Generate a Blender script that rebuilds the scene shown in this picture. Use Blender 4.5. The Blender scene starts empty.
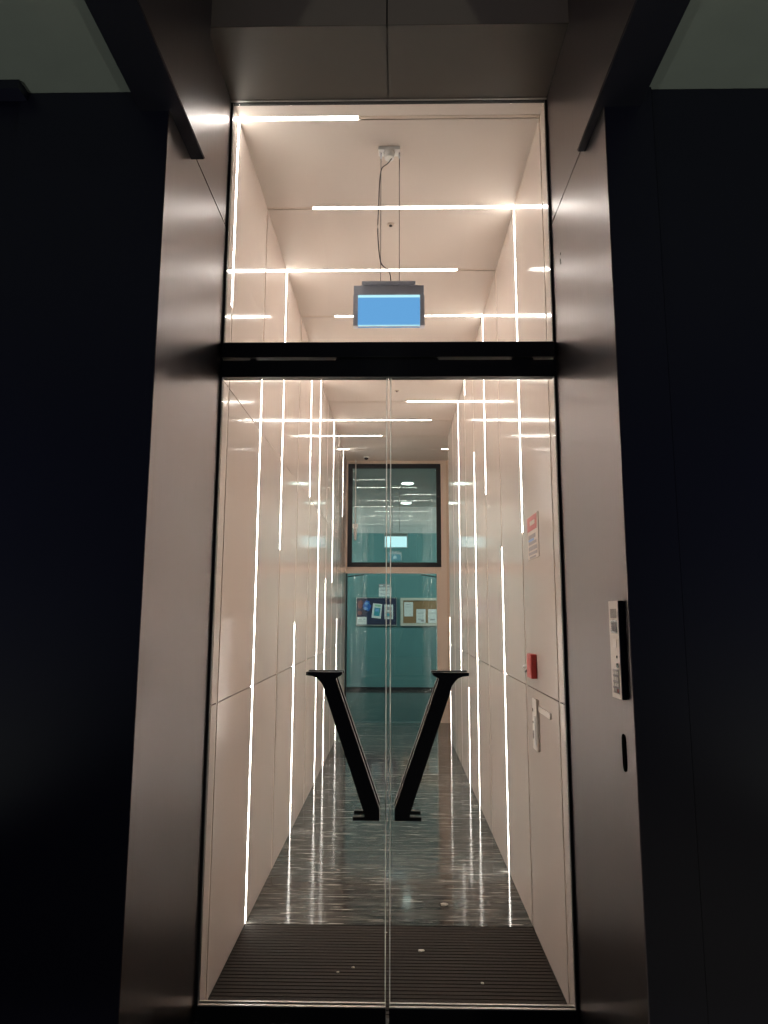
import bpy, bmesh, math, random
from mathutils import Matrix, Vector
random.seed(4)
SC = bpy.context.scene
COL = SC.collection
R = math.radians

# ------------------------------------------------------------------ layout (metres; camera at x 0, y 0)
XL, XR = -0.769, 0.695            # faces of the corridor walls
H = 3.951                         # corridor ceiling
J0, SP = 3.038, 0.7495            # first panel joint behind the glass, joint spacing
DOOR = 2.925                      # plane of the entrance glass
RL, RR = -0.778, 0.702            # faces of the metal reveals
NEAR = 2.118                      # outer edge of the reveals, face of the facade
END = 10.53                       # end wall of the corridor
LOB = 15.09                       # far wall of the lobby
NICHE = 0.98                      # right side of the bay at the corridor's end
def J(k): return J0 + SP * k

# ------------------------------------------------------------------ materials
def newmat(name):
    m = bpy.data.materials.new(name); m.use_nodes = True
    nt = m.node_tree; nt.nodes.clear()
    out = nt.nodes.new('ShaderNodeOutputMaterial')
    return m, nt, out
def principled(name, col, rough=.5, metal=0., ior=1.5, coat=0., noise=None, bump=None, colvar=0., rvar=0.):
    """noise = (scale, stretch xyz) drives a slight colour / roughness variation and the bump"""
    m, nt, out = newmat(name)
    b = nt.nodes.new('ShaderNodeBsdfPrincipled')
    nt.links.new(b.outputs[0], out.inputs[0])
    b.inputs['Base Color'].default_value = (*col, 1)
    b.inputs['Roughness'].default_value = rough
    b.inputs['Metallic'].default_value = metal
    b.inputs['IOR'].default_value = ior
    b.inputs['Coat Weight'].default_value = coat
    b.inputs['Coat Roughness'].default_value = .04
    if noise:
        tc = nt.nodes.new('ShaderNodeTexCoord'); mp = nt.nodes.new('ShaderNodeMapping')
        mp.inputs['Scale'].default_value = noise[1]
        nz = nt.nodes.new('ShaderNodeTexNoise'); nz.inputs['Scale'].default_value = noise[0]
        nz.inputs['Detail'].default_value = 4
        nt.links.new(tc.outputs['Object'], mp.inputs[0]); nt.links.new(mp.outputs[0], nz.inputs['Vector'])
        if colvar:
            mr = nt.nodes.new('ShaderNodeMixRGB')
            mr.inputs[1].default_value = (*[c * (1 - colvar) for c in col], 1)
            mr.inputs[2].default_value = (*[min(1, c * (1 + colvar)) for c in col], 1)
            nt.links.new(nz.outputs[0], mr.inputs[0]); nt.links.new(mr.outputs[0], b.inputs['Base Color'])
        if rvar:
            mm = nt.nodes.new('ShaderNodeMapRange')
            mm.inputs['To Min'].default_value = max(0, rough - rvar); mm.inputs['To Max'].default_value = rough + rvar
            nt.links.new(nz.outputs[0], mm.inputs['Value']); nt.links.new(mm.outputs[0], b.inputs['Roughness'])
        if bump:
            bp = nt.nodes.new('ShaderNodeBump'); bp.inputs['Strength'].default_value = bump
            bp.inputs['Distance'].default_value = .002
            nt.links.new(nz.outputs[0], bp.inputs['Height']); nt.links.new(bp.outputs[0], b.inputs['Normal'])
    return m
def emission(name, col, strength):
    m, nt, out = newmat(name)
    e = nt.nodes.new('ShaderNodeEmission')
    e.inputs[0].default_value = (*col, 1); e.inputs[1].default_value = strength
    nt.links.new(e.outputs[0], out.inputs[0]); return m
def glass(name, tint, f0):
    """thin architectural glass: straight-through tinted light plus a Schlick mirror reflection"""
    m, nt, out = newmat(name)
    t = nt.nodes.new('ShaderNodeBsdfTransparent'); t.inputs[0].default_value = (*tint, 1)
    g = nt.nodes.new('ShaderNodeBsdfGlossy'); g.inputs['Roughness'].default_value = 0.0
    lw = nt.nodes.new('ShaderNodeLayerWeight'); lw.inputs[0].default_value = .5
    p = nt.nodes.new('ShaderNodeMath'); p.operation = 'POWER'; p.inputs[1].default_value = 5
    mr = nt.nodes.new('ShaderNodeMapRange'); mr.inputs['To Min'].default_value = f0; mr.inputs['To Max'].default_value = 1
    mx = nt.nodes.new('ShaderNodeMixShader')
    nt.links.new(lw.outputs['Facing'], p.inputs[0]); nt.links.new(p.outputs[0], mr.inputs['Value'])
    nt.links.new(mr.outputs[0], mx.inputs[0]); nt.links.new(t.outputs[0], mx.inputs[1]); nt.links.new(g.outputs[0], mx.inputs[2])
    nt.links.new(mx.outputs[0], out.inputs[0]); return m
def translucent(name, col):
    m, nt, out = newmat(name)
    d = nt.nodes.new('ShaderNodeBsdfDiffuse'); d.inputs[0].default_value = (*col, 1)
    t = nt.nodes.new('ShaderNodeBsdfTranslucent'); t.inputs[0].default_value = (*col, 1)
    mx = nt.nodes.new('ShaderNodeMixShader'); mx.inputs[0].default_value = .9
    nt.links.new(d.outputs[0], mx.inputs[1]); nt.links.new(t.outputs[0], mx.inputs[2]); nt.links.new(mx.outputs[0], out.inputs[0])
    return m

def stone_floor():
    m, nt, out = newmat('streaked_dark_stone')
    N, L = nt.nodes.new, nt.links.new
    b = N('ShaderNodeBsdfPrincipled'); L(b.outputs[0], out.inputs[0])
    tc = N('ShaderNodeTexCoord')
    def layer(scale, stretch, stops, dist=.4, detail=6, rough=.6):
        mp = N('ShaderNodeMapping'); mp.inputs['Scale'].default_value = stretch
        n = N('ShaderNodeTexNoise'); n.inputs['Scale'].default_value = scale; n.inputs['Detail'].default_value = detail
        n.inputs['Roughness'].default_value = rough; n.inputs['Distortion'].default_value = dist
        L(tc.outputs['Object'], mp.inputs[0]); L(mp.outputs[0], n.inputs['Vector'])
        r = N('ShaderNodeValToRGB'); els = r.color_ramp.elements
        while len(els) < len(stops): els.new(.5)
        for e, (p, c) in zip(els, stops): e.position = p; e.color = (*c, 1)
        L(n.outputs[0], r.inputs[0]); return r.outputs[0]
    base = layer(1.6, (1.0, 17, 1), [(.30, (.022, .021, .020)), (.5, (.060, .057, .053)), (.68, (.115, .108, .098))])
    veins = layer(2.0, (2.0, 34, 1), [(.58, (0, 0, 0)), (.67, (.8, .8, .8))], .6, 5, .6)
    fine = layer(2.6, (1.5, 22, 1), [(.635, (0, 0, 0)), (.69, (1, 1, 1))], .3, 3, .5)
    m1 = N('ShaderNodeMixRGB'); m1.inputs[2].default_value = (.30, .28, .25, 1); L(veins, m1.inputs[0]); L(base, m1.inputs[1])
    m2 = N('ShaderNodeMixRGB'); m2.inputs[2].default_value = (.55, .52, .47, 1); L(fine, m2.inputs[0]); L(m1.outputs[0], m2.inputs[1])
    L(m2.outputs[0], b.inputs['Base Color'])
    b.inputs['Roughness'].default_value = .085
    b.inputs['IOR'].default_value = 1.42
    return m

M = {}
M['panel'] = principled('glossy_beige_panel', (.81, .705, .64), .10, ior=1.5, noise=(1.4, (1, 1, .5)), colvar=.03, rvar=.02)
M['ceil'] = principled('matt_beige_ceiling', (.70, .62, .56), .45, noise=(1.2, (1, 1, 1)), colvar=.03)
M['cover'] = principled('beige_cover_strip', (.66, .55, .46), .3)
M['gap'] = principled('dark_joint', (.05, .04, .035), .7)
M['alu'] = principled('satin_aluminium', (.62, .60, .57), .35, metal=.9)
M['light'] = emission('warm_white_light_line', (1, .945, .875), 21)
M['floor'] = stone_floor()
M['joint'] = principled('pale_floor_joint', (.16, .155, .15), .4)
M['mat'] = principled('brown_ribbed_matting', (.026, .018, .0135), .85, noise=(90, (1, 1, 1)), colvar=.45, bump=.3)
M['matgap'] = principled('black_matting_groove', (.005, .0045, .004), .7)
M['bronze'] = principled('brushed_bronze_metal', (.150, .128, .134), .30, metal=1, noise=(9, (28, 28, .30)), bump=.12, colvar=.05, rvar=.05)
M['bronze_dark'] = principled('dark_bronze_sheet', (.075, .064, .053), .42, metal=.3, noise=(3, (1, 1, 1)), colvar=.08)
M['fascia'] = principled('brown_bronze_front_panel', (.46, .38, .31), .45, metal=.1)
M['navy'] = principled('near_black_navy_cladding', (.011, .011, .028), .38, noise=(3, (1, 1, 1)), colvar=.1)
M['navyblack'] = principled('black_navy_beam', (.006, .006, .014), .45)
M['black'] = principled('black_powder_coat', (.012, .012, .013), .42)
M['blacksatin'] = principled('black_satin_metal', (.008, .008, .008), .40)
M['soffit'] = principled('grey_green_render', (.30, .33, .29), .85, noise=(8, (1, 1, 1)), colvar=.08)
M['paving'] = principled('dark_granite_paving', (.02, .02, .022), .6, noise=(60, (1, 1, 1)), colvar=.5)
M['glass'] = glass('entrance_glass', (.975, .985, .98), .02)
M['glass_end'] = glass('green_tinted_glass', (.80, .915, .90), .085)
M['edge'] = translucent('polished_glass_edge', (.92, .95, .92))
M['teal'] = principled('teal_wall_paint', (.120, .275, .28), .42, noise=(2.2, (1, 1, 1)), colvar=.10)
M['lobbywhite'] = principled('grey_white_paint', (.50, .51, .50), .6)
M['wood'] = principled('pale_timber_jamb', (.66, .50, .38), .35, noise=(6, (6, 6, .5)), colvar=.06)
M['beige'] = principled('beige_lining', (.72, .60, .50), .35)
M['white'] = principled('white_enamel', (.88, .88, .86), .35)
M['greymetal'] = principled('grey_metal_housing', (.78, .78, .86), .5, metal=.0)
M['blue'] = emission('blue_lit_panel', (.15, .42, .80), .72)
M['blueled'] = emission('pale_blue_led_line', (.52, .92, 1.0), .8)
M['signwhite'] = emission('white_lit_panel', (.72, .95, 1.0), 1.1)
M['pict'] = emission('white_lit_mark', (.8, .95, 1), 2.2)
M['cable'] = principled('dark_cable', (.06, .05, .05), .5)
M['wire'] = principled('steel_wire', (.12, .11, .10), .5)
M['red'] = principled('red_plastic', (.62, .05, .04), .35)
M['redprint'] = principled('faded_red_print', (.62, .20, .19), .5)
M['grey'] = principled('grey_print', (.40, .37, .38), .6)
M['paper'] = principled('white_paper', (.78, .80, .80), .7)
M['palepaper'] = principled('pale_notice_paper', (.74, .65, .58), .5)
M['plate'] = principled('pale_plastic', (.82, .76, .70), .35)
M['cork'] = principled('brown_cork', (.30, .175, .08), .9, noise=(60, (1, 1, 1)), colvar=.3)
M['frame_beige'] = principled('beige_board_frame', (.62, .60, .52), .45)
M['posterdark'] = principled('dark_navy_print', (.030, .035, .075), .4)
M['posterblue'] = principled('blue_print', (.04, .15, .52), .4)
M['posterlight'] = principled('light_blue_print', (.20, .42, .78), .4)
M['posterred'] = principled('dull_red_print', (.22, .08, .08), .4)
M['postercyan'] = principled('teal_print', (.05, .34, .42), .4)
M['postergreen'] = principled('pale_green_print', (.35, .62, .42), .4)
M['intercom'] = principled('brushed_steel_plate', (.66, .60, .56), .36, metal=.55, noise=(12, (1, 1, 20)), colvar=.04)
M['darkglass'] = principled('dark_display', (.03, .03, .035), .15)
M['button'] = principled('steel_button', (.72, .67, .63), .3, metal=.5)
M['void'] = principled('matt_black_recess', (.004, .004, .004), 1.0, ior=1.01)
M['lever'] = principled('dark_grey_lever', (.14, .12, .11), .5)
M['crumb'] = principled('pale_crumb', (.70, .66, .58), .8)
M['downlight'] = emission('lobby_downlight_glow', (1, .97, .9), 7)

# ------------------------------------------------------------------ mesh helper
class MB:
    def __init__(s): s.bm = bmesh.new(); s.mats = []
    def mi(s, m):
        if m not in s.mats: s.mats.append(m)
        return s.mats.index(m)
    def box(s, x0, x1, y0, y1, z0, z1, m, bev=0):
        r = bmesh.ops.create_cube(s.bm, size=1)
        vs = r['verts']
        for v in vs:
            v.co = ((x0 + x1) / 2 + v.co.x * (x1 - x0), (y0 + y1) / 2 + v.co.y * (y1 - y0), (z0 + z1) / 2 + v.co.z * (z1 - z0))
        fs = {f for v in vs for f in v.link_faces}
        i = s.mi(m)
        for f in fs: f.material_index = i
        if bev:
            es = {e for v in vs for e in v.link_edges}
            rb = bmesh.ops.bevel(s.bm, geom=list(es), offset=bev, segments=2, affect='EDGES', profile=.5)
            for f in rb['faces']: f.material_index = i
        return s
    def prism(s, pts, axis, a0, a1, m, bev=0):
        """outline extruded along axis 'x', 'y' or 'z'"""
        def co(p, a):
            return {'y': (p[0], a, p[1]), 'x': (a, p[0], p[1]), 'z': (p[0], p[1], a)}[axis]
        va = [s.bm.verts.new(co(p, a0)) for p in pts]; vb = [s.bm.verts.new(co(p, a1)) for p in pts]
        n = len(pts); fs = [s.bm.faces.new(va), s.bm.faces.new(vb[::-1])]
        for k in range(n): fs.append(s.bm.faces.new((va[k], vb[k], vb[(k + 1) % n], va[(k + 1) % n])))
        i = s.mi(m)
        for f in fs: f.material_index = i
        bmesh.ops.recalc_face_normals(s.bm, faces=fs)
        if bev:
            es = {e for f in fs[:2] for e in f.edges}
            rb = bmesh.ops.bevel(s.bm, geom=list(es), offset=bev, segments=1, affect='EDGES')
            for f in rb['faces']: f.material_index = i
        return s
    def cyl(s, p, q, r0, m, r1=None, seg=20):
        p, q = Vector(p), Vector(q); d = q - p
        rot = d.to_track_quat('Z', 'Y').to_matrix().to_4x4()
        r = bmesh.ops.create_cone(s.bm, cap_ends=True, segments=seg, radius1=r0, radius2=r0 if r1 is None else r1, depth=d.length,
                                  matrix=Matrix.Translation((p + q) / 2) @ rot)
        i = s.mi(m)
        for f in {f for v in r['verts'] for f in v.link_faces}:
            f.material_index = i
            if len(f.verts) == 4: f.smooth = True
        return s
    def tube(s, pts, r, m, seg=8):
        pts = [Vector(p) for p in pts]; rings = []
        for k, p in enumerate(pts):
            d = (pts[min(k + 1, len(pts) - 1)] - pts[max(k - 1, 0)]).normalized()
            q = d.to_track_quat('Z', 'Y')
            rings.append([s.bm.verts.new(p + q @ Vector((r * math.cos(t * 2 * math.pi / seg), r * math.sin(t * 2 * math.pi / seg), 0))) for t in range(seg)])
        i = s.mi(m)
        for a, b in zip(rings, rings[1:]):
            for t in range(seg):
                f = s.bm.faces.new((a[t], a[(t + 1) % seg], b[(t + 1) % seg], b[t])); f.material_index = i; f.smooth = True
        f = s.bm.faces.new(rings[0][::-1]); f.material_index = i
        f = s.bm.faces.new(rings[-1]); f.material_index = i
        return s
    def build(s, name, parent=None, label=None):
        me = bpy.data.meshes.new(name); s.bm.normal_update(); s.bm.to_mesh(me); s.bm.free()
        for m in s.mats: me.materials.append(M[m])
        o = bpy.data.objects.new(name, me); COL.objects.link(o)
        if parent:
            o.parent = parent
            if parent.type == 'EMPTY': o.matrix_parent_inverse = Matrix.Translation(-world(parent))
        if label: o['label'] = label
        return o
def world(o):
    v = Vector((0, 0, 0))
    while o:
        if o.type == 'EMPTY': v = Vector(o.location)
        o = o.parent
    return v
def tag(o, label, cat, group=None, kind=None):
    o['label'] = label
    o['kind'] = kind or 'thing'
    if cat: o['category'] = cat
    if group: o['group'] = group
    return o
def thing(name, loc, label, cat, group=None):
    o = bpy.data.objects.new(name, None); COL.objects.link(o); o.location = loc; o.empty_display_size = .05
    return tag(o, label, cat, group)
def struct(o, label=None, cat=None):
    o['kind'] = 'structure'
    if label: o['label'] = label
    if cat: o['category'] = cat
    return o

# ------------------------------------------------------------------ light lines: where each joint is lit
TOP, BOT = H - .004, .004
LW = .014                                                   # half width of the slot
wall_lit = {
    'left': {0: [(2.985, TOP)], 1: [(BOT, 3.00)], 2: [(1.985, TOP)], 3: [(BOT, 1.50)], 4: [(2.60, TOP)], 5: [(BOT, TOP)],
             6: [(BOT, 1.95)], 7: [(1.95, TOP)], 8: [(BOT, 1.51)], 9: [(2.96, TOP)]},
    'right': {0: [], 1: [(2.01, TOP)], 2: [(BOT, 2.00)], 3: [(2.49, TOP)], 4: [(BOT, 3.00)], 5: [(BOT, .88), (3.78, TOP)],
              6: [(.97, TOP)], 7: [], 8: [(BOT, 1.54)]}}
ceil_lit = {0: [(XL, -.187)], 1: [(-.496, XR)], 2: [(XL, .424)], 3: [(-.496, XR)], 4: [(XL, -.04)], 5: [(-.60, XR)], 6: [(.122, XR)],
            7: [(XL, .43)], 8: [(XL, -.192)], 9: [(XL, -.69), (.66, .76)]}
def segments(lo, hi, lit):
    """unlit stretches between the lit ones"""
    out, z = [], lo
    for a, b in sorted(lit):
        if a - z > .02: out.append((z, a))
        z = b
    if hi - z > .02: out.append((z, hi))
    return out

# ------------------------------------------------------------------ corridor shell
def wall(side):
    s = -1 if side == 'left' else 1
    X = XL if s < 0 else XR
    ks = sorted(wall_lit[side]); last = ks[-1]
    b = MB()
    def bx(d0, d1, y0, y1, z0, z1, m):
        a, c = X + s * d0, X + s * d1
        b.box(min(a, c), max(a, c), y0, y1, z0, z1, m)
    yend = END if s < 0 else J(8) + LW + .012
    bx(.034, .09, DOOR + .022, yend, 0, H + .02, 'gap')
    seams = [1.18, 2.585] if s < 0 else [1.192]
    zz = [0] + seams + [H]
    ys = [DOOR + .022] + [J(k) for k in ks] + [yend]
    for k in range(len(ys) - 1):
        y0 = ys[k] + (LW if k else 0); y1 = ys[k + 1] - (LW if k + 1 < len(ys) - 1 else 0)
        for a, c in zip(zz, zz[1:]):
            bx(0, .034, y0, y1, a + (.0025 if a else 0), c - (.0025 if c < H else 0), 'panel')
    for k in ks:                                             # cover strips over the unlit slots
        for a, c in segments(0, H, wall_lit[side][k]):
            bx(.0015, .034, J(k) - LW + .006, J(k) + LW - .006, a, c, 'cover')
    if s > 0:                                                # end face of the wall at the bay
        pass
    return struct(b.build('wall_' + side))
wall('left'); wall('right')
WORD = ['first', 'second', 'third', 'fourth', 'fifth', 'sixth', 'seventh', 'eighth', 'ninth', 'tenth', 'eleventh']
for side in ('left', 'right'):
    s = -1 if side == 'left' else 1
    X = XL if s < 0 else XR
    for k, spans in wall_lit[side].items():
        for (a, c) in spans:
            if a < .1 and c > H - .1: st = 'full height'
            elif c > H - .1: st = 'upper part only'
            else: st = 'lower part only'
            y = J(k)
            t = thing('light_line', (X, y, a), f'vertical light line on {side} wall, {WORD[k]} joint from the glass, {st}', 'light', 'vertical light lines in the corridor walls')
            xs = sorted((X + s * .033, X + s * .012)); MB().box(xs[0], xs[1], y - LW + .001, y + LW - .001, a, c, 'alu').build('channel', t)
            xs = sorted((X + s * .0118, X + s * .001)); MB().box(xs[0], xs[1], y - .0095, y + .0095, a, c, 'light').build('diffuser', t)
# ceiling
b = MB()
b.box(XL - .09, NICHE + .1, DOOR + .022, END + .1, H + .036, H + .10, 'gap')
ys = [DOOR + .022] + [J(k) for k in sorted(ceil_lit)] + [END]
for k in range(len(ys) - 1):
    y0 = ys[k] + (LW if k else 0); y1 = ys[k + 1] - (LW if k + 1 < len(ys) - 1 else 0)
    b.box(XL - .03, NICHE + .03 if k >= 9 else XR + .03, y0, y1, H, H + .036, 'ceil')
for k in ceil_lit:
    xr = NICHE if k >= 9 else XR
    for a, c in segments(XL, xr, ceil_lit[k]):
        b.box(a, c, J(k) - LW + .005, J(k) + LW - .005, H + .0015, H + .034, 'cover')
struct(b.build('ceiling'))
side_word = {0: 'lit over its left half', 1: 'lit to the right wall', 2: 'lit from the left wall', 3: 'lit to the right wall', 4: 'lit over its left half',
             5: 'lit to the right wall', 6: 'lit over its right half', 7: 'lit from the left wall', 8: 'lit over its left half'}
for k, spans in ceil_lit.items():
    for (a, c) in spans:
        lab = (f'horizontal light line in corridor ceiling, {WORD[k]} from the entrance glass, {side_word[k]}' if k < 9 else
               f'short stub of ceiling light near the end window, by the {"left wall" if a < 0 else "right bay"}')
        y = J(k); t = thing('light_line', (a, y, H), lab, 'light', 'light lines across the corridor ceiling')
        MB().box(a, c, y - LW + .001, y + LW - .001, H + .012, H + .035, 'alu').build('channel', t)
        MB().box(a, c, y - .0095, y + .0095, H + .001, H + .0118, 'light').build('diffuser', t)
# floor of corridor and lobby
b = MB()
MATEND = J(1) - .012
b.box(-4, 4, MATEND, LOB + .1, -.12, 0, 'floor')
b.box(XL - .09, XR + .09, DOOR + .0285, MATEND, -.12, -.014, 'matgap')
for k in range(1, 10): b.box(XL, XR, J(k) + .372, J(k) + .376, -.001, .0006, 'joint')
struct(b.build('floor'))
# entrance matting: a ribbed mat set in the floor
t = thing('entrance_mat', (0, 3.4, -.014), 'dark brown ribbed entrance mat between the glass doors and stone floor', 'mat')
b = MB(); n = 28; y0, y1 = DOOR + .030, MATEND - .006; st = (y1 - y0) / n
for k in range(n):
    b.box(XL + .004, XR - .004, y0 + k * st + .0025, y0 + (k + 1) * st - .0025, -.012, .0, 'mat', .0015)
b.build('ribs', t)
MB().box(XL + .002, XR - .002, y0, y1, -.0138, -.012, 'matgap').build('backing', t)
def crumb(name, x, y, r, label, z=0):
    bm = bmesh.new(); bmesh.ops.create_icosphere(bm, subdivisions=2, radius=r)
    for v in bm.verts:
        v.co = Vector((v.co.x * 1.4, v.co.y, v.co.z * .5)) * (1 + .3 * random.uniform(-1, 1))
    zm = min(v.co.z for v in bm.verts)
    for v in bm.verts: v.co += Vector((x, y, z - zm))
    mb = MB(); mb.bm.free(); mb.bm = bm; mb.mi('crumb')
    return tag(mb.build(name), label, 'debris', 'bits of litter on the entrance mat')
crumb('paper_scrap', .118, 3.50, .010, 'largest pale scrap on the mat, to the right of the door gap')
crumb('litter_bit', -.255, 3.30, .0045, 'tiny pale bit of litter on the mat, left of the door gap')
crumb('litter_bit', -.19, 3.345, .0050, 'small pale bit on the mat, between left door middle and gap')
crumb('litter_bit', -.05, 3.69, .0045, 'tiny pale bit of litter at the far edge of the mat')
crumb('litter_bit', .26, 4.02, .014, 'pale scrap lying on the stone floor beyond the mat')
crumb('litter_bit', .37, 3.22, .006, 'small pale bit on the right half of the mat near the glass')

# ------------------------------------------------------------------ end of the corridor: window, glass door, timber post, bay
b = MB()
OPL, OPR, OPT = XL, .62, 2.20
b.box(XL - .09, OPL + .022, END, END + .12, OPT, H + .03, 'beige')
b.box(OPL + .022, .690, END, END + .12, OPT, 2.292, 'beige')
b.box(OPL + .022, .690, END, END + .12, 3.90, H + .03, 'beige')
b.box(OPR, .690, END, END + .12, 0, OPT, 'beige')
b.box(.690, .770, END - .01, END + .12, 0, H + .03, 'beige')
b.box(.770, NICHE + .1, END - .01, END + .12, 0, H + .03, 'wood')
b.box(-4, XL - .034, END + .0, END + .12, 0, H + .03, 'lobbywhite')
b.box(NICHE + .1, 4, END, END + .12, 0, H + .03, 'lobbywhite')
struct(b.build('wall_back'))
struct(MB().box(NICHE, NICHE + .09, J(8) + .03, END, 0, H + .02, 'panel').box(XR + .09, NICHE + .09, J(8) - .04, J(8) + .03, 0, H + .02, 'panel').build('wall_niche'))
# upper window
w = MB()
x0, x1, z0, z1 = OPL + .024, .688, 2.294, 3.898; fw = .068
w.box(x0, x1, END - .012, END + .05, z0, z0 + fw, 'black').box(x0, x1, END - .012, END + .05, z1 - fw, z1, 'black')
w.box(x0, x0 + fw, END - .012, END + .05, z0 + fw, z1 - fw, 'black').box(x1 - fw, x1, END - .012, END + .05, z0 + fw, z1 - fw, 'black')
win = struct(w.build('window_2'), 'black framed square window above the far glass door', 'window')
MB().box(x0 + fw - .005, x1 - fw + .005, END + .012, END + .020, z0 + fw - .005, z1 - fw + .005, 'glass_end').build('pane', win)
# far glass door
d = MB()
d.box(OPL + .002, OPL + .026, END + .03, END + .075, .0, OPT - .002, 'black')
d3 = struct(d.build('door_3'), 'frameless green tinted glass door at the far end of the corridor', 'door')
MB().box(OPL + .027, OPR - .002, END + .046, END + .056, .012, OPT - .012, 'glass_end').build('pane', d3)
for xa, xb in ((OPL + .03, OPL + .28), (OPR - .24, OPR - .01)):
    c = MB(); up = xa if xa < -.3 else xb; lo = xb if xa < -.3 else xa
    c.tube([(up, END + .04, OPT - .055), (lo, END + .02, OPT - .022)], .007, 'black').build('door_closer_arm', d3)
    # slim closer shoe under the head
# lobby beyond
b = MB(); b.box(-4, 4, LOB, LOB + .1, 0, 3.36, 'teal').box(-4, 4, LOB + .01, LOB + .1, 3.36, H, 'lobbywhite'); b.box(-4, 4, LOB - .012, LOB, 0, .06, 'black')
struct(b.build('wall_lobby'))
struct(MB().box(-4.1, -4, END, LOB + .1, 0, H, 'lobbywhite').build('wall_lobby_left'))
struct(MB().box(4, 4.1, END, LOB + .1, 0, H, 'lobbywhite').build('wall_lobby_right'))
struct(MB().box(-4.1, 4.1, END + .12, LOB + .1, H, H + .1, 'lobbywhite').build('ceiling_lobby'))
for (x, y, lab) in ((.205, 12.35, 'round recessed ceiling light beyond the far window, the upper one in view'),
                    (.211, 14.55, 'round recessed ceiling light beyond the far window, nearer the teal wall')):
    t = thing('recessed_downlight', (x, y, H), lab, 'light', 'recessed lights in the lobby ceiling')
    MB().cyl((x, y, H - .0005), (x, y, H - .010), .125, 'white', seg=32).build('trim_ring', t)
    MB().cyl((x, y, H - .0105), (x, y, H - .016), .105, 'downlight', seg=32).build('lens', t)
# lobby lit sign hanging behind the window
t = thing('hanging_lit_sign', (-.01, 12.6, 3.30), 'white lit box sign hanging behind the far window', 'sign')
MB().box(-.222, .212, 12.57, 12.63, 2.79, 3.06, 'white', .004).build('housing', t)
MB().box(-.205, .195, 12.564, 12.5695, 2.80, 2.995, 'signwhite').build('lit_panel', t)
for x in (-.07, .06): MB().cyl((x, 12.6, 3.0605), (x, 12.6, H - .012), .003, 'wire', seg=8).build('suspension_wire', t)
MB().box(-.10, .09, 12.57, 12.63, H - .012, H - .0005, 'white').build('ceiling_canopy', t)

# boards on the teal wall
W = LOB - .012
def sheet(name, x0, x1, z0, z1, y, label, group, tilt=0, mat='paper', bits=(), th=.003):
    """paper with printed blocks; bits = (u0,u1,v0,v1,mat) as fractions"""
    cx, cz = (x0 + x1) / 2, (z0 + z1) / 2
    m = MB(); m.box(x0, x1, y - th, y, z0, z1, mat)
    for q_, (u0, u1, v0, v1, mm) in enumerate(bits):
        m.box(x0 + u0 * (x1 - x0), x0 + u1 * (x1 - x0), y - th - .0012 - .0006 * q_, y - th - .0002, z0 + v0 * (z1 - z0), z0 + v1 * (z1 - z0), mm)
    if tilt:
        bmesh.ops.rotate(m.bm, verts=m.bm.verts, cent=(cx, y, cz), matrix=Matrix.Rotation(R(tilt), 3, 'Y'))
    return tag(m.build(name), label, 'paper', group)
t = thing('pinboard', (-.42, LOB, 1.36), 'dark notice board in thin metal frame on teal wall', 'notice board')
MB().box(-.85, .005, LOB - .030, LOB - .001, 1.37, 1.935, 'posterdark').build('board', t)
f = MB()
f.box(-.862, .017, LOB - .040, LOB - .001, 1.345, 1.369, 'alu').box(-.862, .017, LOB - .040, LOB - .001, 1.936, 1.952, 'alu')
f.box(-.862, -.851, LOB - .040, LOB - .001, 1.369, 1.936, 'alu').box(.006, .017, LOB - .040, LOB - .001, 1.369, 1.936, 'alu')
f.build('frame', t)
B = LOB - .0305
# the picture poster
m = MB(); m.box(-.845, -.52, B - .003, B, 1.55, 1.93, 'posterdark')
def blob(m, cx, cz, rx, rz, mat, y, seed, n=14):
    random.seed(seed)
    m.prism([(cx + rx * math.cos(k * 2 * math.pi / n) * random.uniform(.75, 1.1), cz + rz * math.sin(k * 2 * math.pi / n) * random.uniform(.75, 1.1)) for k in range(n)], 'y', y - .001, y, mat)
blob(m, -.775, 1.80, .06, .10, 'posterred', B - .0032, 1)
blob(m, -.78, 1.62, .05, .05, 'posterred', B - .0032, 3)
blob(m, -.63, 1.77, .085, .13, 'posterblue', B - .0032, 2)
blob(m, -.64, 1.82, .045, .035, 'posterlight', B - .0044, 5)
blob(m, -.655, 1.715, .05, .03, 'posterlight', B - .0044, 6)
tag(m.build('poster'), 'dark poster with blue and red shapes on the dark board', 'poster')
sheet('paper_sheet', -.845, -.635, 1.375, 1.535, B - .0005, 'white sheet in bottom left corner of the dark board', 'papers on the dark board', bits=((.15, .8, .6, .66, 'grey'), (.15, .7, .4, .46, 'grey')))
sheet('paper_sheet', -.515, -.315, 1.51, 1.82, B - .0005, 'tilted white sheet with teal picture, middle of the dark board', 'papers on the dark board', tilt=6,
      bits=((.2, .85, .15, .72, 'postercyan'), (.2, .85, .8, .93, 'postergreen'), (.32, .7, .45, .66, 'posterlight')))
sheet('paper_sheet', -.255, -.065, 1.49, 1.80, B - .0005, 'upright white sheet with grey print, right side of the dark board', 'papers on the dark board', tilt=0,
      bits=((.15, .85, .62, .85, 'grey'), (.15, .85, .12, .5, 'grey'), (.25, .6, .2, .4, 'postercyan')))
sheet('paper_notice', -.375, -.10, 1.975, 2.17, LOB - .0005, 'white notice taped on teal wall above the dark board', 'papers on the teal wall',
      bits=((.12, .88, .78, .84, 'grey'), (.12, .75, .62, .68, 'grey'), (.12, .85, .3, .34, 'grey'), (.12, .6, .16, .2, 'grey')))
sheet('paper_notice', -.375, -.12, 2.175, 2.245, LOB - .0005, 'narrow grey strip just above the white wall notice', 'papers on the teal wall', mat='grey', bits=((.06, .35, .3, .7, 'paper'), (.6, .9, .3, .7, 'paper')))
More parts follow.
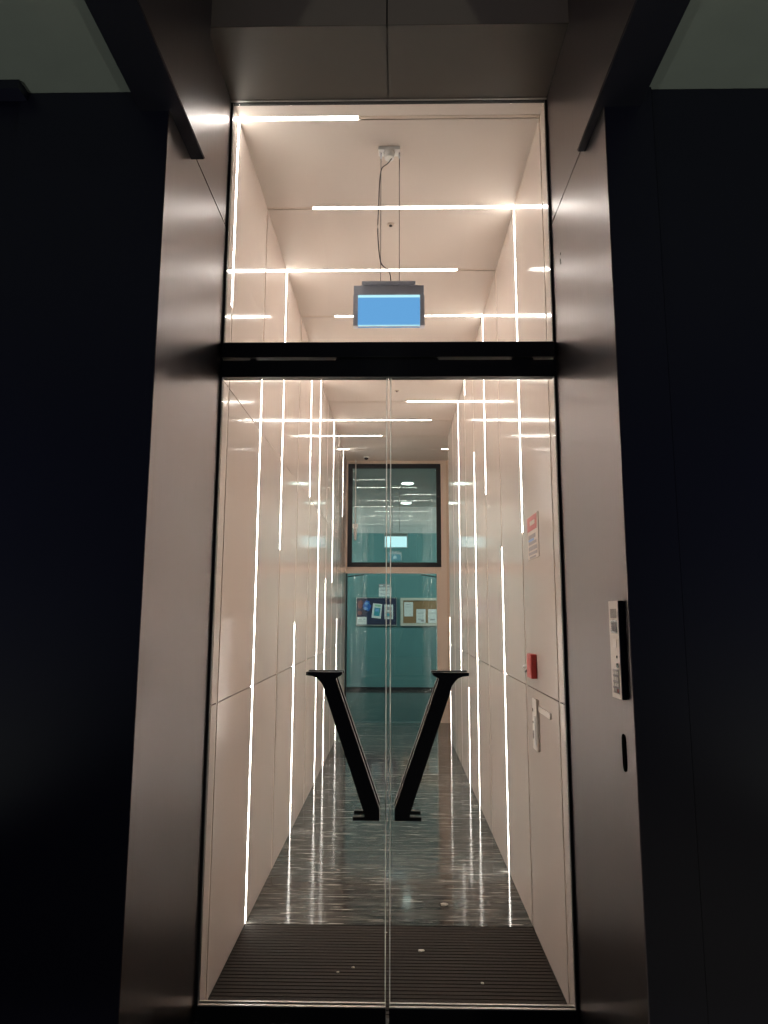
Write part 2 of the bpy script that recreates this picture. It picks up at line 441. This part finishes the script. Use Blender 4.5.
t = thing('cork_board', (.55, LOB, 1.36), 'brown cork board in wide beige frame, cut off by the door post', 'notice board')
MB().box(.155, .985, LOB - .022, LOB - .001, 1.405, 1.89, 'cork').build('board', t)
f = MB()
f.box(.095, 1.045, LOB - .045, LOB - .001, 1.345, 1.404, 'frame_beige').box(.095, 1.045, LOB - .045, LOB - .001, 1.891, 1.945, 'frame_beige')
f.box(.095, .154, LOB - .045, LOB - .001, 1.404, 1.891, 'frame_beige').box(.986, 1.045, LOB - .045, LOB - .001, 1.404, 1.891, 'frame_beige')
f.build('frame', t)
B2 = LOB - .0225
sheet('paper_sheet', .175, .365, 1.55, 1.855, B2, 'white sheet at upper left of the cork board', 'papers on the cork board', bits=((.15, .7, .8, .84, 'grey'), (.15, .8, .65, .68, 'grey')))
sheet('paper_sheet', .435, .635, 1.41, 1.705, B2, 'white sheet at bottom middle of the cork board', 'papers on the cork board', bits=((.15, .8, .7, .74, 'grey'), (.5, .85, .1, .25, 'grey'), (.2, .5, .25, .3, 'grey')))
sheet('paper_sheet', .69, .895, 1.41, 1.705, B2, 'white sheet on the cork board right beside the door post', 'papers on the cork board', bits=((.15, .8, .7, .74, 'grey'), (.2, .7, .2, .3, 'grey')))

# cord and dome by the window
t = thing('window_pull_cord', (-.628, END - .03, 3.94), 'white pull cord hanging at left in front of the far window', 'cord')
MB().cyl((-.628, END - .04, H - .0005), (-.628, END - .04, H - .03), .012, 'white').build('ceiling_eye', t)
MB().cyl((-.628, END - .04, H - .031), (-.626, END - .04, 2.95), .008, 'white', seg=8).build('cord', t)
m = MB(); m.box(-.670, -.585, END - .060, END - .028, 2.89, 2.949, 'white', .006); m.cyl((-.626, END - .04, 2.889), (-.628, END - .04, 2.70), .026, 'white', .018); m.build('handle', t)
t = thing('dome_camera', (-.456, END - .25, H), 'small dark dome camera on ceiling in front of far window', 'camera')
MB().cyl((-.456, END - .25, H - .0005), (-.456, END - .25, H - .014), .045, 'white', seg=24).build('base', t)
bm = MB(); r = bmesh.ops.create_uvsphere(bm.bm, u_segments=20, v_segments=12, radius=.034); bm.mi('darkglass')
for v in bm.bm.verts: v.co = Vector((v.co.x - .456, v.co.y + END - .25, min(v.co.z, 0) + H - .0145))
bm.build('dome', t)

# ------------------------------------------------------------------ entrance front
TZ0, TZ1, SLIT = 2.588, 2.742, 2.668
TOPZ = 3.942
JL, JR = -.768, .692
f = MB()
f.box(RL, JL, DOOR - .012, DOOR + .006, 0, TOPZ, 'black').box(JR, RR, DOOR - .012, DOOR + .006, 0, TOPZ, 'black')
f.box(JL, JR, DOOR - .012, DOOR + .006, TOPZ - .006, TOPZ, 'black')
f.box(RL, RR, DOOR - .020, DOOR - .0125, TOPZ - .003, TOPZ + .0003, 'alu')
struct(f.build('trim_1'), 'black metal frame around the entrance glazing', 'frame')
f = MB()
f.box(JL, JR, DOOR - .040, DOOR + .020, SLIT + .005, TZ1, 'black', .002)
for xa, xb in ((-.645, -.620), (-.267, .185), (.507, .600)):
    f.box(xa, xb, DOOR - .02, DOOR + .018, SLIT - .003, SLIT + .0048, 'black')
struct(f.build('trim_2'), 'black transom bar above the glass doors', 'frame')
w1 = struct(MB().box(JL, JR, DOOR - .012, DOOR + .012, TZ1, TZ1 + .008, 'black').build('window_1'), 'tall clear fanlight pane above the black transom', 'window')
MB().box(JL + .001, JR - .001, DOOR - .006, DOOR + .006, TZ1 + .0081, TOPZ - .0065, 'glass').build('pane', w1)
# V shaped pull handles, one half per leaf
HALF = [(-.374, 1.320), (-.223, 1.320), (-.223, 1.311), (-.230, 1.305), (-.247, 1.296), (-.248, 1.290), (-.067, .782), (-.066, .734), (-.174, .734),
        (-.174, .748), (-.127, .748), (-.128, .760), (-.296, 1.240), (-.302, 1.263), (-.315, 1.282), (-.330, 1.296), (-.346, 1.303), (-.374, 1.306)]
CX = -.0355
def half(s):
    q = .976; pts = [((x + .0355) * q, 1.55 + (z - 1.55) * q) for x, z in HALF]
    return [(CX + (p[0] if s < 0 else -p[0]), p[1]) for p in pts]
def leaf(name, s, lab):
    o = .003
    if s < 0: xa, xb = JL + o, -.0395
    else: xa, xb = -.0260, JR - o
    dr = MB()
    ra, rb = (xa, -.0330) if s < 0 else (-.0326, xb)
    dr.box(ra, rb, DOOR - .024, DOOR + .020, TZ0, SLIT - .004, 'black')
    dr = struct(dr.build(name), lab, 'door')
    MB().box(xa, xb, DOOR - .020, DOOR + .018, .006, .0600, 'black').build('bottom_rail', dr)
    MB().box(xa, xb, DOOR - .020, DOOR - .0075, .0601, .0645, 'alu').box(xa, xb, DOOR + .0075, DOOR + .018, .0601, .0645, 'alu').build('glazing_strip', dr, 'two thin bright metal strips along the foot of the glass')
    gx = (xa, xb - .0042) if s < 0 else (xa + .0042, xb)
    MB().box(gx[0], gx[1], DOOR - .006, DOOR + .006, .0602, TZ0 - .0002, 'glass').build('pane', dr)
    ex = (xb - .004, xb) if s < 0 else (xa, xa + .004)
    MB().box(ex[0], ex[1], DOOR - .006, DOOR + .006, .0602, TZ0 - .0002, 'edge').build('glass_edge', dr, 'pale vertical edge of the glass at the centre gap')
    for nm, y0, y1 in (('outer_pull_handle', DOOR - .060, DOOR - .028), ('inner_pull_handle', DOOR + .028, DOOR + .062)):
        h = MB().prism(half(s), 'y', y0, y1, 'blacksatin', .0015).build(nm, dr, ('left' if s < 0 else 'right') + ' half of a black serif V letter used as a handle')
        pf = MB()
        ya, yb = (y1 + .0002, DOOR - .0062) if y1 < DOOR else (DOOR + .0062, y0 - .0002)
        for (x, z) in ((-.255, 1.20), (-.135, .86)):
            x = x + .0355
            xx = CX + (x if s < 0 else -x)
            pf.cyl((xx, ya, z), (xx, yb, z), .011, 'blacksatin')
        pf.build('standoff', h)
    return dr
leaf('door_1', -1, 'left leaf of the glass entrance doors with half of the V handle')
leaf('door_2', 1, 'right leaf of the glass entrance doors with half of the V handle')
for i, (x0, x1) in enumerate(((JL + .003, JL + .03), (JR - .03, JR - .003))):
    pass
# threshold and paving
struct(MB().box(RL - .1, RR + .1, NEAR - .02, DOOR - .031, -.12, -.004, 'black').box(RL, RR, DOOR - .030, DOOR + .028, -.12, .0025, 'black').build('floor_threshold'))
struct(MB().box(-5, 5, -6, NEAR - .02, -.12, -.004, 'paving').build('ground'))

# metal reveals each side, in two panels
SEAM = 3.306
for side, X, s in (('left', RL, -1), ('right', RR, 1)):
    b = MB()
    xs = sorted((X, X + s * .003)); xg = sorted((X + s * .0032, X + s * .06))
    b.box(xs[0], xs[1], NEAR, DOOR + .006, -.004, SEAM - .004, 'bronze')
    b.box(xs[0], xs[1], NEAR, DOOR + .006, SEAM + .004, 5.2, 'bronze')
    b.box(xg[0], xg[1], NEAR + .052, DOOR + .006, -.004, 5.2, 'gap')
    struct(b.build('wall_reveal_' + side))
# beams over the sides of the portal (bronze inside, dark outside)
FB = 3.258
for side, xi, xo, y1 in (('left', -.725, -.877, 2.372), ('right', .670, .823, 2.346)):
    s = -1 if xi < 0 else 1
    b = MB()
    xs = sorted((xi + s * .004, xo)); b.box(xs[0], xs[1], -1.0, NEAR, FB, 5.2, 'navyblack')
    xs = sorted((xi + s * .004, (RL if s < 0 else RR) - s * .001)); b.box(xs[0], xs[1], NEAR, y1, FB, 5.2, 'navyblack')
    xs = sorted((xi, xi + s * .004)); b.box(xs[0], xs[1], -1.0, y1, FB + .004, 5.2, 'bronze')
    struct(b.build('beam_' + side))
# portal soffit and upright front panels above it, with a centre joint
FY = 2.497; gx = -.039
b = MB()
for xa, xb in ((RL, gx - .003), (gx + .003, RR)):
    b.box(xa, xb, FY, DOOR + .006, TOPZ + .0005, TOPZ + .0025, 'bronze_dark')
    b.box(xa, xb, FY, FY + .03, TOPZ + .0026, 5.2, 'fascia')
b.box(RL, RR, FY + .031, DOOR + .006, TOPZ + .021, TOPZ + .04, 'gap'); b.box(gx - .01, gx + .01, FY + .031, FY + .05, TOPZ + .02, 5.2, 'gap')
struct(b.build('ceiling_portal'))
# dark facade either side, upright panels with a joint
for side, xs in (('left', ((-4.5, -1.302), (-1.296, RL - .0032))), ('right', ((RR + .0032, .865), (.871, 4.5)))):
    b = MB()
    for k, (xa, xb) in enumerate(xs):
        y = NEAR + (.012 if (side == 'right' and k == 1) or (side == 'left' and k == 0) else 0)
        b.box(xa, xb, y, y + .05, -.004, 3.330, 'navy')
    b.box(xs[0][0], xs[1][1], NEAR + .07, NEAR + .2, -.004, 5.2, 'black')
    struct(b.build('wall_facade_' + side))
# rendered ceiling of the arcade each side
struct(MB().box(-4.5, -.878, -3, NEAR + .02, 3.333, 3.45, 'soffit').box(-4.5, -1.27, NEAR - .06, NEAR - .001, 3.30, 3.332, 'navy').build('ceiling_left'))
struct(MB().box(.824, 4.5, -3, NEAR + .02, 3.333, 3.45, 'soffit').build('ceiling_right'))

# ------------------------------------------------------------------ hanging lit sign in the corridor
SY = 3.27
CXS = -.037
t = thing('hanging_lit_sign', (CXS, SY, H), 'blue lit box sign hung on thin wires behind the fanlight', 'sign')
MB().box(CXS - .135, CXS + .132, SY - .030, SY + .030, 3.1905, 3.2085, 'greymetal', .002).build('top_rail', t)
h = MB()
h.box(CXS - .176, CXS + .176, SY - .020, SY + .020, 3.140, 3.190, 'greymetal', .002)
h.box(CXS - .178, CXS - .155, SY - .020, SY + .020, 2.9778, 3.1395, 'greymetal', .001)
h.box(CXS + .155, CXS + .178, SY - .020, SY + .020, 2.9778, 3.1395, 'greymetal', .001)
h.box(CXS - .1548, CXS + .1548, SY - .009, SY + .009, 2.9822, 3.1395, 'greymetal')
hh = h.build('housing', t)
for sy in (-1, 1):
    ys = sorted((SY + sy * .0095, SY + sy * .018))
    MB().box(CXS - .1546, CXS + .1546, ys[0], ys[1], 2.982, 3.126, 'blue').build('lit_panel', hh)
    MB().box(CXS - .1546, CXS + .1546, ys[0], ys[1], 3.1265, 3.139, 'blueled').build('light_bar', hh, 'bright pale blue line along the top of the panel')
MB().box(CXS - .1546, CXS + .1546, SY - .018, SY - .0125, 2.9780, 2.9818, 'blueled').build('lower_edge', hh, 'thin pale line along the foot of the panel')
MB().box(CXS - .03, CXS + .045, SY + .0182, SY + .0196, 3.02, 3.10, 'pict').build('white_mark', hh)
wx = (CXS - .043, CXS + .052)
for x in wx:
    MB().cyl((x, SY, 3.2087), (x, SY, H - .052), .0020, 'wire', seg=6).build('suspension_wire', t)
    MB().cyl((x, SY, H - .020), (x, SY, H - .0515), .0045, 'greymetal', seg=10).build('wire_gripper', t)
c = MB(); c.box(CXS - .056, CXS + .056, SY - .03, SY + .03, H - .0195, H - .0005, 'white', .004)
c.cyl((CXS + .0, SY - .005, H - .020), (CXS + .0, SY - .005, H - .055), .030, 'white', .024, seg=24); c.build('ceiling_canopy', t)
pts = []
P = [(CXS + .012, H - .056), (CXS - .01, H - .085), (CXS - .04, H - .115), (CXS - .050, H - .20), (CXS - .054, H - .33), (CXS - .058, H - .45), (CXS - .052, H - .56),
     (CXS - .040, H - .635), (CXS - .014, H - .665), (CXS + .004, H - .690), (CXS + .010, 3.2087)]
for k in range(len(P) - 1):
    for q in range(4):
        u = q / 4; a0 = P[max(k - 1, 0)]; a1 = P[k]; a2 = P[k + 1]; a3 = P[min(k + 2, len(P) - 1)]
        cr = lambda i: .5 * (2 * a1[i] + (a2[i] - a0[i]) * u + (2 * a0[i] - 5 * a1[i] + 4 * a2[i] - a3[i]) * u * u + (3 * a1[i] - a0[i] - 3 * a2[i] + a3[i]) * u ** 3)
        pts.append((cr(0), SY - .006, cr(1)))
pts.append((P[-1][0], SY - .006, P[-1][1]))
MB().tube(pts, .0028, 'cable').build('power_cable', t)
# small ceiling sensors
for (x, y, lab) in ((-.035, 3.96, 'tiny round sensor in corridor ceiling between second and third light lines'), (.005, 7.15, 'tiny round sensor in the ceiling just below the black transom')):
    t = thing('round_sensor', (x, y, H), lab, 'sensor')
    MB().cyl((x, y, H - .0005), (x, y, H - .008), .022, 'cover', seg=24).build('rim', t)
    MB().cyl((x, y, H - .0082), (x, y, H - .014), .010, 'gap', seg=16).build('eye', t)

# ------------------------------------------------------------------ things on the corridor's right wall
def on_right(mb, y0, y1, z0, z1, d0, d1, m, bev=0):       # d = distance out from the wall
    return mb.box(XR - d1, XR - d0, y0, y1, z0, z1, m, bev)
m = MB(); on_right(m, 3.355, 3.625, 1.840, 2.062, .0003, .003, 'palepaper')
notice = tag(m.build('paper_notice'), 'notice with red header on corridor right wall near the glass', 'notice')
m = MB(); on_right(m, 3.385, 3.625, 1.985, 2.060, .0032, .0042, 'redprint'); m.build('header', notice, 'faded red block')
m = MB()
for z0, z1, ya, yb in ((1.945, 1.965, 3.42, 3.60), (1.915, 1.930, 3.40, 3.60), (1.885, 1.905, 3.39, 3.60), (1.862, 1.876, 3.39, 3.60), (1.846, 1.854, 3.42, 3.58)):
    on_right(m, ya, yb, z0, z1, .0032, .0040, 'grey')
on_right(m, 3.46, 3.60, 1.932, 1.943, .0032, .0040, 'posterlight'); on_right(m, 3.43, 3.55, 2.012, 2.034, .0044, .0050, 'palepaper')
m.build('text_lines', notice)
t = thing('fire_alarm_call_point', (XR, 3.55, 1.25), 'red fire alarm box on corridor right wall below the notice', 'alarm')
m = MB(); on_right(m, 3.49, 3.60, 1.248, 1.366, .0005, .030, 'red', .004); m.build('body', t)
m = MB(); on_right(m, 3.50, 3.59, 1.268, 1.350, .0303, .032, 'red'); m.build('front_plate', t)
m = MB(); m.tube([(XR - .022, 3.6055, 1.305), (XR - .022, 3.72, 1.292), (XR - .012, 3.78, 1.285)], .008, 'white'); m.tube([(XR - .022, 3.6055, 1.285), (XR - .022, 3.69, 1.268)], .006, 'lever'); m.build('lever', t, 'white and dark grey lever')
t = thing('door_release_panel', (XR, 3.53, .9), 'pale upright plate on corridor right wall under the red alarm', 'switch panel')
m = MB(); on_right(m, 3.470, 3.575, .905, 1.150, .0005, .014, 'plate', .003); m.build('plate', t)
for z0, z1 in ((1.085, 1.10), (1.03, 1.038), (.985, .992), (.955, .983)):
    m = MB(); on_right(m, 3.55, 3.565, z0, z1, .0142, .0155, 'gap'); m.build('slot', t)
m = MB(); on_right(m, 3.49, 3.53, .93, 1.07, .0142, .018, 'white', .002); m.build('cover_strip', t)
o = MB(); on_right(o, 3.20, 3.468, 1.095, 1.122, .0005, .006, 'plate', .001)
tag(o.build('cable_trunking'), 'pale flat trunking running from the upright plate toward the entrance glass', 'trunking')

# ------------------------------------------------------------------ intercom and key slot on the right reveal
FX = RR - .018
t = thing('intercom_panel', (RR, 2.21, 1.30), 'brushed steel intercom with keypad on the right metal reveal', 'intercom')
y0, y1, z0, z1 = 2.165, 2.257, 1.301, 1.600
MB().box(FX + .003, RR - .0004, y0, y1, z0, z1, 'black').build('back_box', t)
MB().box(FX, FX + .0028, y0, y1, z0, z1, 'intercom', .001).build('front_plate', t)
m = MB()
for k in range(8): m.box(FX - .0008, FX - .0001, 2.180, 2.240, 1.548 + k * .0036, 1.5499 + k * .0036, 'gap')
m.build('speaker_grille', t)
MB().box(FX - .0012, FX - .0001, 2.180, 2.240, 1.500, 1.540, 'darkglass').build('display', t)
MB().box(FX - .0018, FX - .0013, 2.186, 2.222, 1.506, 1.534, 'grey').build('screen', bpy.data.objects['display'])
MB().box(FX - .0016, FX - .0001, 2.190, 2.226, 1.456, 1.482, 'button', .0005).build('call_button', t)
MB().cyl((FX - .0001, 2.192, 1.428), (FX - .002, 2.192, 1.428), .004, 'darkglass').build('camera_eye', t)
MB().cyl((FX - .0001, 2.188, 1.402), (FX - .003, 2.188, 1.402), .0075, 'darkglass').build('key_cylinder', t)
kp = MB().box(FX - .0012, FX - .0001, 2.180, 2.240, 1.316, 1.389, 'grey').build('keypad', t)
for r_ in range(4):
    for c_ in range(3):
        yy = 2.190 + c_ * .020; z = 1.326 + r_ * .0175
        MB().box(FX - .003, FX - .0013, yy - .0065, yy + .0065, z - .0055, z + .0055, 'button' if (r_, c_) != (0, 0) else 'redprint', .0005).build('key', kp)
# oval slot
def pill(cy, cz, hw, hh, n=10):
    return [(cy + hw * math.cos(a), cz + (hh - hw) + hw * math.sin(a)) for a in [math.pi * k / n for k in range(n + 1)]] + \
           [(cy + hw * math.cos(a), cz - (hh - hw) + hw * math.sin(a)) for a in [math.pi + math.pi * k / n for k in range(n + 1)]]
t = thing('key_slot', (RR, 2.218, 1.08), 'dark oval slot in the right metal reveal below the intercom', 'lock')
MB().prism(pill(2.218, 1.138, .0185, .056), 'x', RR - .0022, RR - .0004, 'void').build('rim', t)
MB().prism(pill(2.218, 1.138, .0145, .052), 'x', RR - .0030, RR - .00225, 'void').build('recess', t)
for k, (y, z, r_) in enumerate(((2.765, 3.085, .006), (2.772, 3.058, .008), (2.768, 3.044, .006))):
    tag(MB().cyl((RR - .0004, y, z), (RR - .002, y, z), r_, 'blacksatin', seg=12).build('screw_hole'),
        ['top', 'middle', 'bottom'][k] + ' of three tiny dark holes high on the right reveal', 'hole', 'dark holes in the right reveal')

# ------------------------------------------------------------------ dim night sky, and unseen fill lights added for lobby, arcade and fascia
wd = bpy.data.worlds.new('night_sky'); SC.world = wd; wd.use_nodes = True
bg = wd.node_tree.nodes['Background']; bg.inputs[0].default_value = (.25, .35, .8, 1); bg.inputs[1].default_value = .030
def area(name, loc, rot, sx, sy, power, col):
    l = bpy.data.lights.new(name, 'AREA'); l.shape = 'RECTANGLE'; l.size = sx; l.size_y = sy; l.energy = power; l.color = col
    o = bpy.data.objects.new(name, l); COL.objects.link(o); o.location = loc; o.rotation_euler = rot; return o
def spot(name, loc, target, power, angle, col):
    l = bpy.data.lights.new(name, 'SPOT'); l.energy = power; l.spot_size = R(angle); l.spot_blend = .8; l.color = col; l.shadow_soft_size = .08
    o = bpy.data.objects.new(name, l); COL.objects.link(o); o.location = loc
    o.rotation_euler = (Vector(target) - Vector(loc)).to_track_quat('-Z', 'Y').to_euler(); return o
for x in (-2.6, 2.6):
    area('lobby_fill', (x, 12.6, 3.6), (R(-48) * -1, 0, 0), 1.6, .5, 62, (1, .98, .93))  # no fixture here: pair added out of view to brighten the teal wall
spot('arcade_fill', (-2.2, .4, .1), (-1.9, 1.5, 3.36), 40, 100, (.95, 1, .90))  # unseen spot, added to lift the left arcade ceiling
spot('arcade_fill', (2.2, .4, .1), (1.9, 1.5, 3.36), 46, 100, (.95, 1, .88))  # its unseen twin, added for the right arcade ceiling

# ------------------------------------------------------------------ camera
cam = bpy.data.cameras.new('camera'); co = bpy.data.objects.new('camera', cam); COL.objects.link(co)
cam.sensor_fit = 'VERTICAL'; cam.sensor_height = 32; cam.sensor_width = 24; cam.lens = 690.32 / 1024 * 32
cam.clip_start = .05; cam.clip_end = 100
co.matrix_world = Matrix.Translation((0, 0, 1.55)) @ Matrix.Rotation(.0178573, 4, 'Z') @ Matrix.Rotation(math.pi / 2 + .149941, 4, 'X') @ Matrix.Rotation(.0033, 4, 'Z')
l = bpy.data.lights.new('fascia_fill', 'POINT'); l.energy = 1500; l.shadow_soft_size = .2; l.color = (1, .93, .82)  # unseen point light added behind the camera to brighten the fascia
o = bpy.data.objects.new('fascia_fill', l); COL.objects.link(o); o.location = (4.8, -6, 5.2)
SC.camera = co
SC.view_settings.view_transform = 'Standard'; SC.view_settings.look = 'None'
SC.view_settings.exposure = .42; SC.view_settings.gamma = 1; SC.view_settings.use_curve_mapping = False
SC.cycles.max_bounces = 14; SC.cycles.transparent_max_bounces = 24; SC.cycles.glossy_bounces = 8; SC.cycles.diffuse_bounces = 6
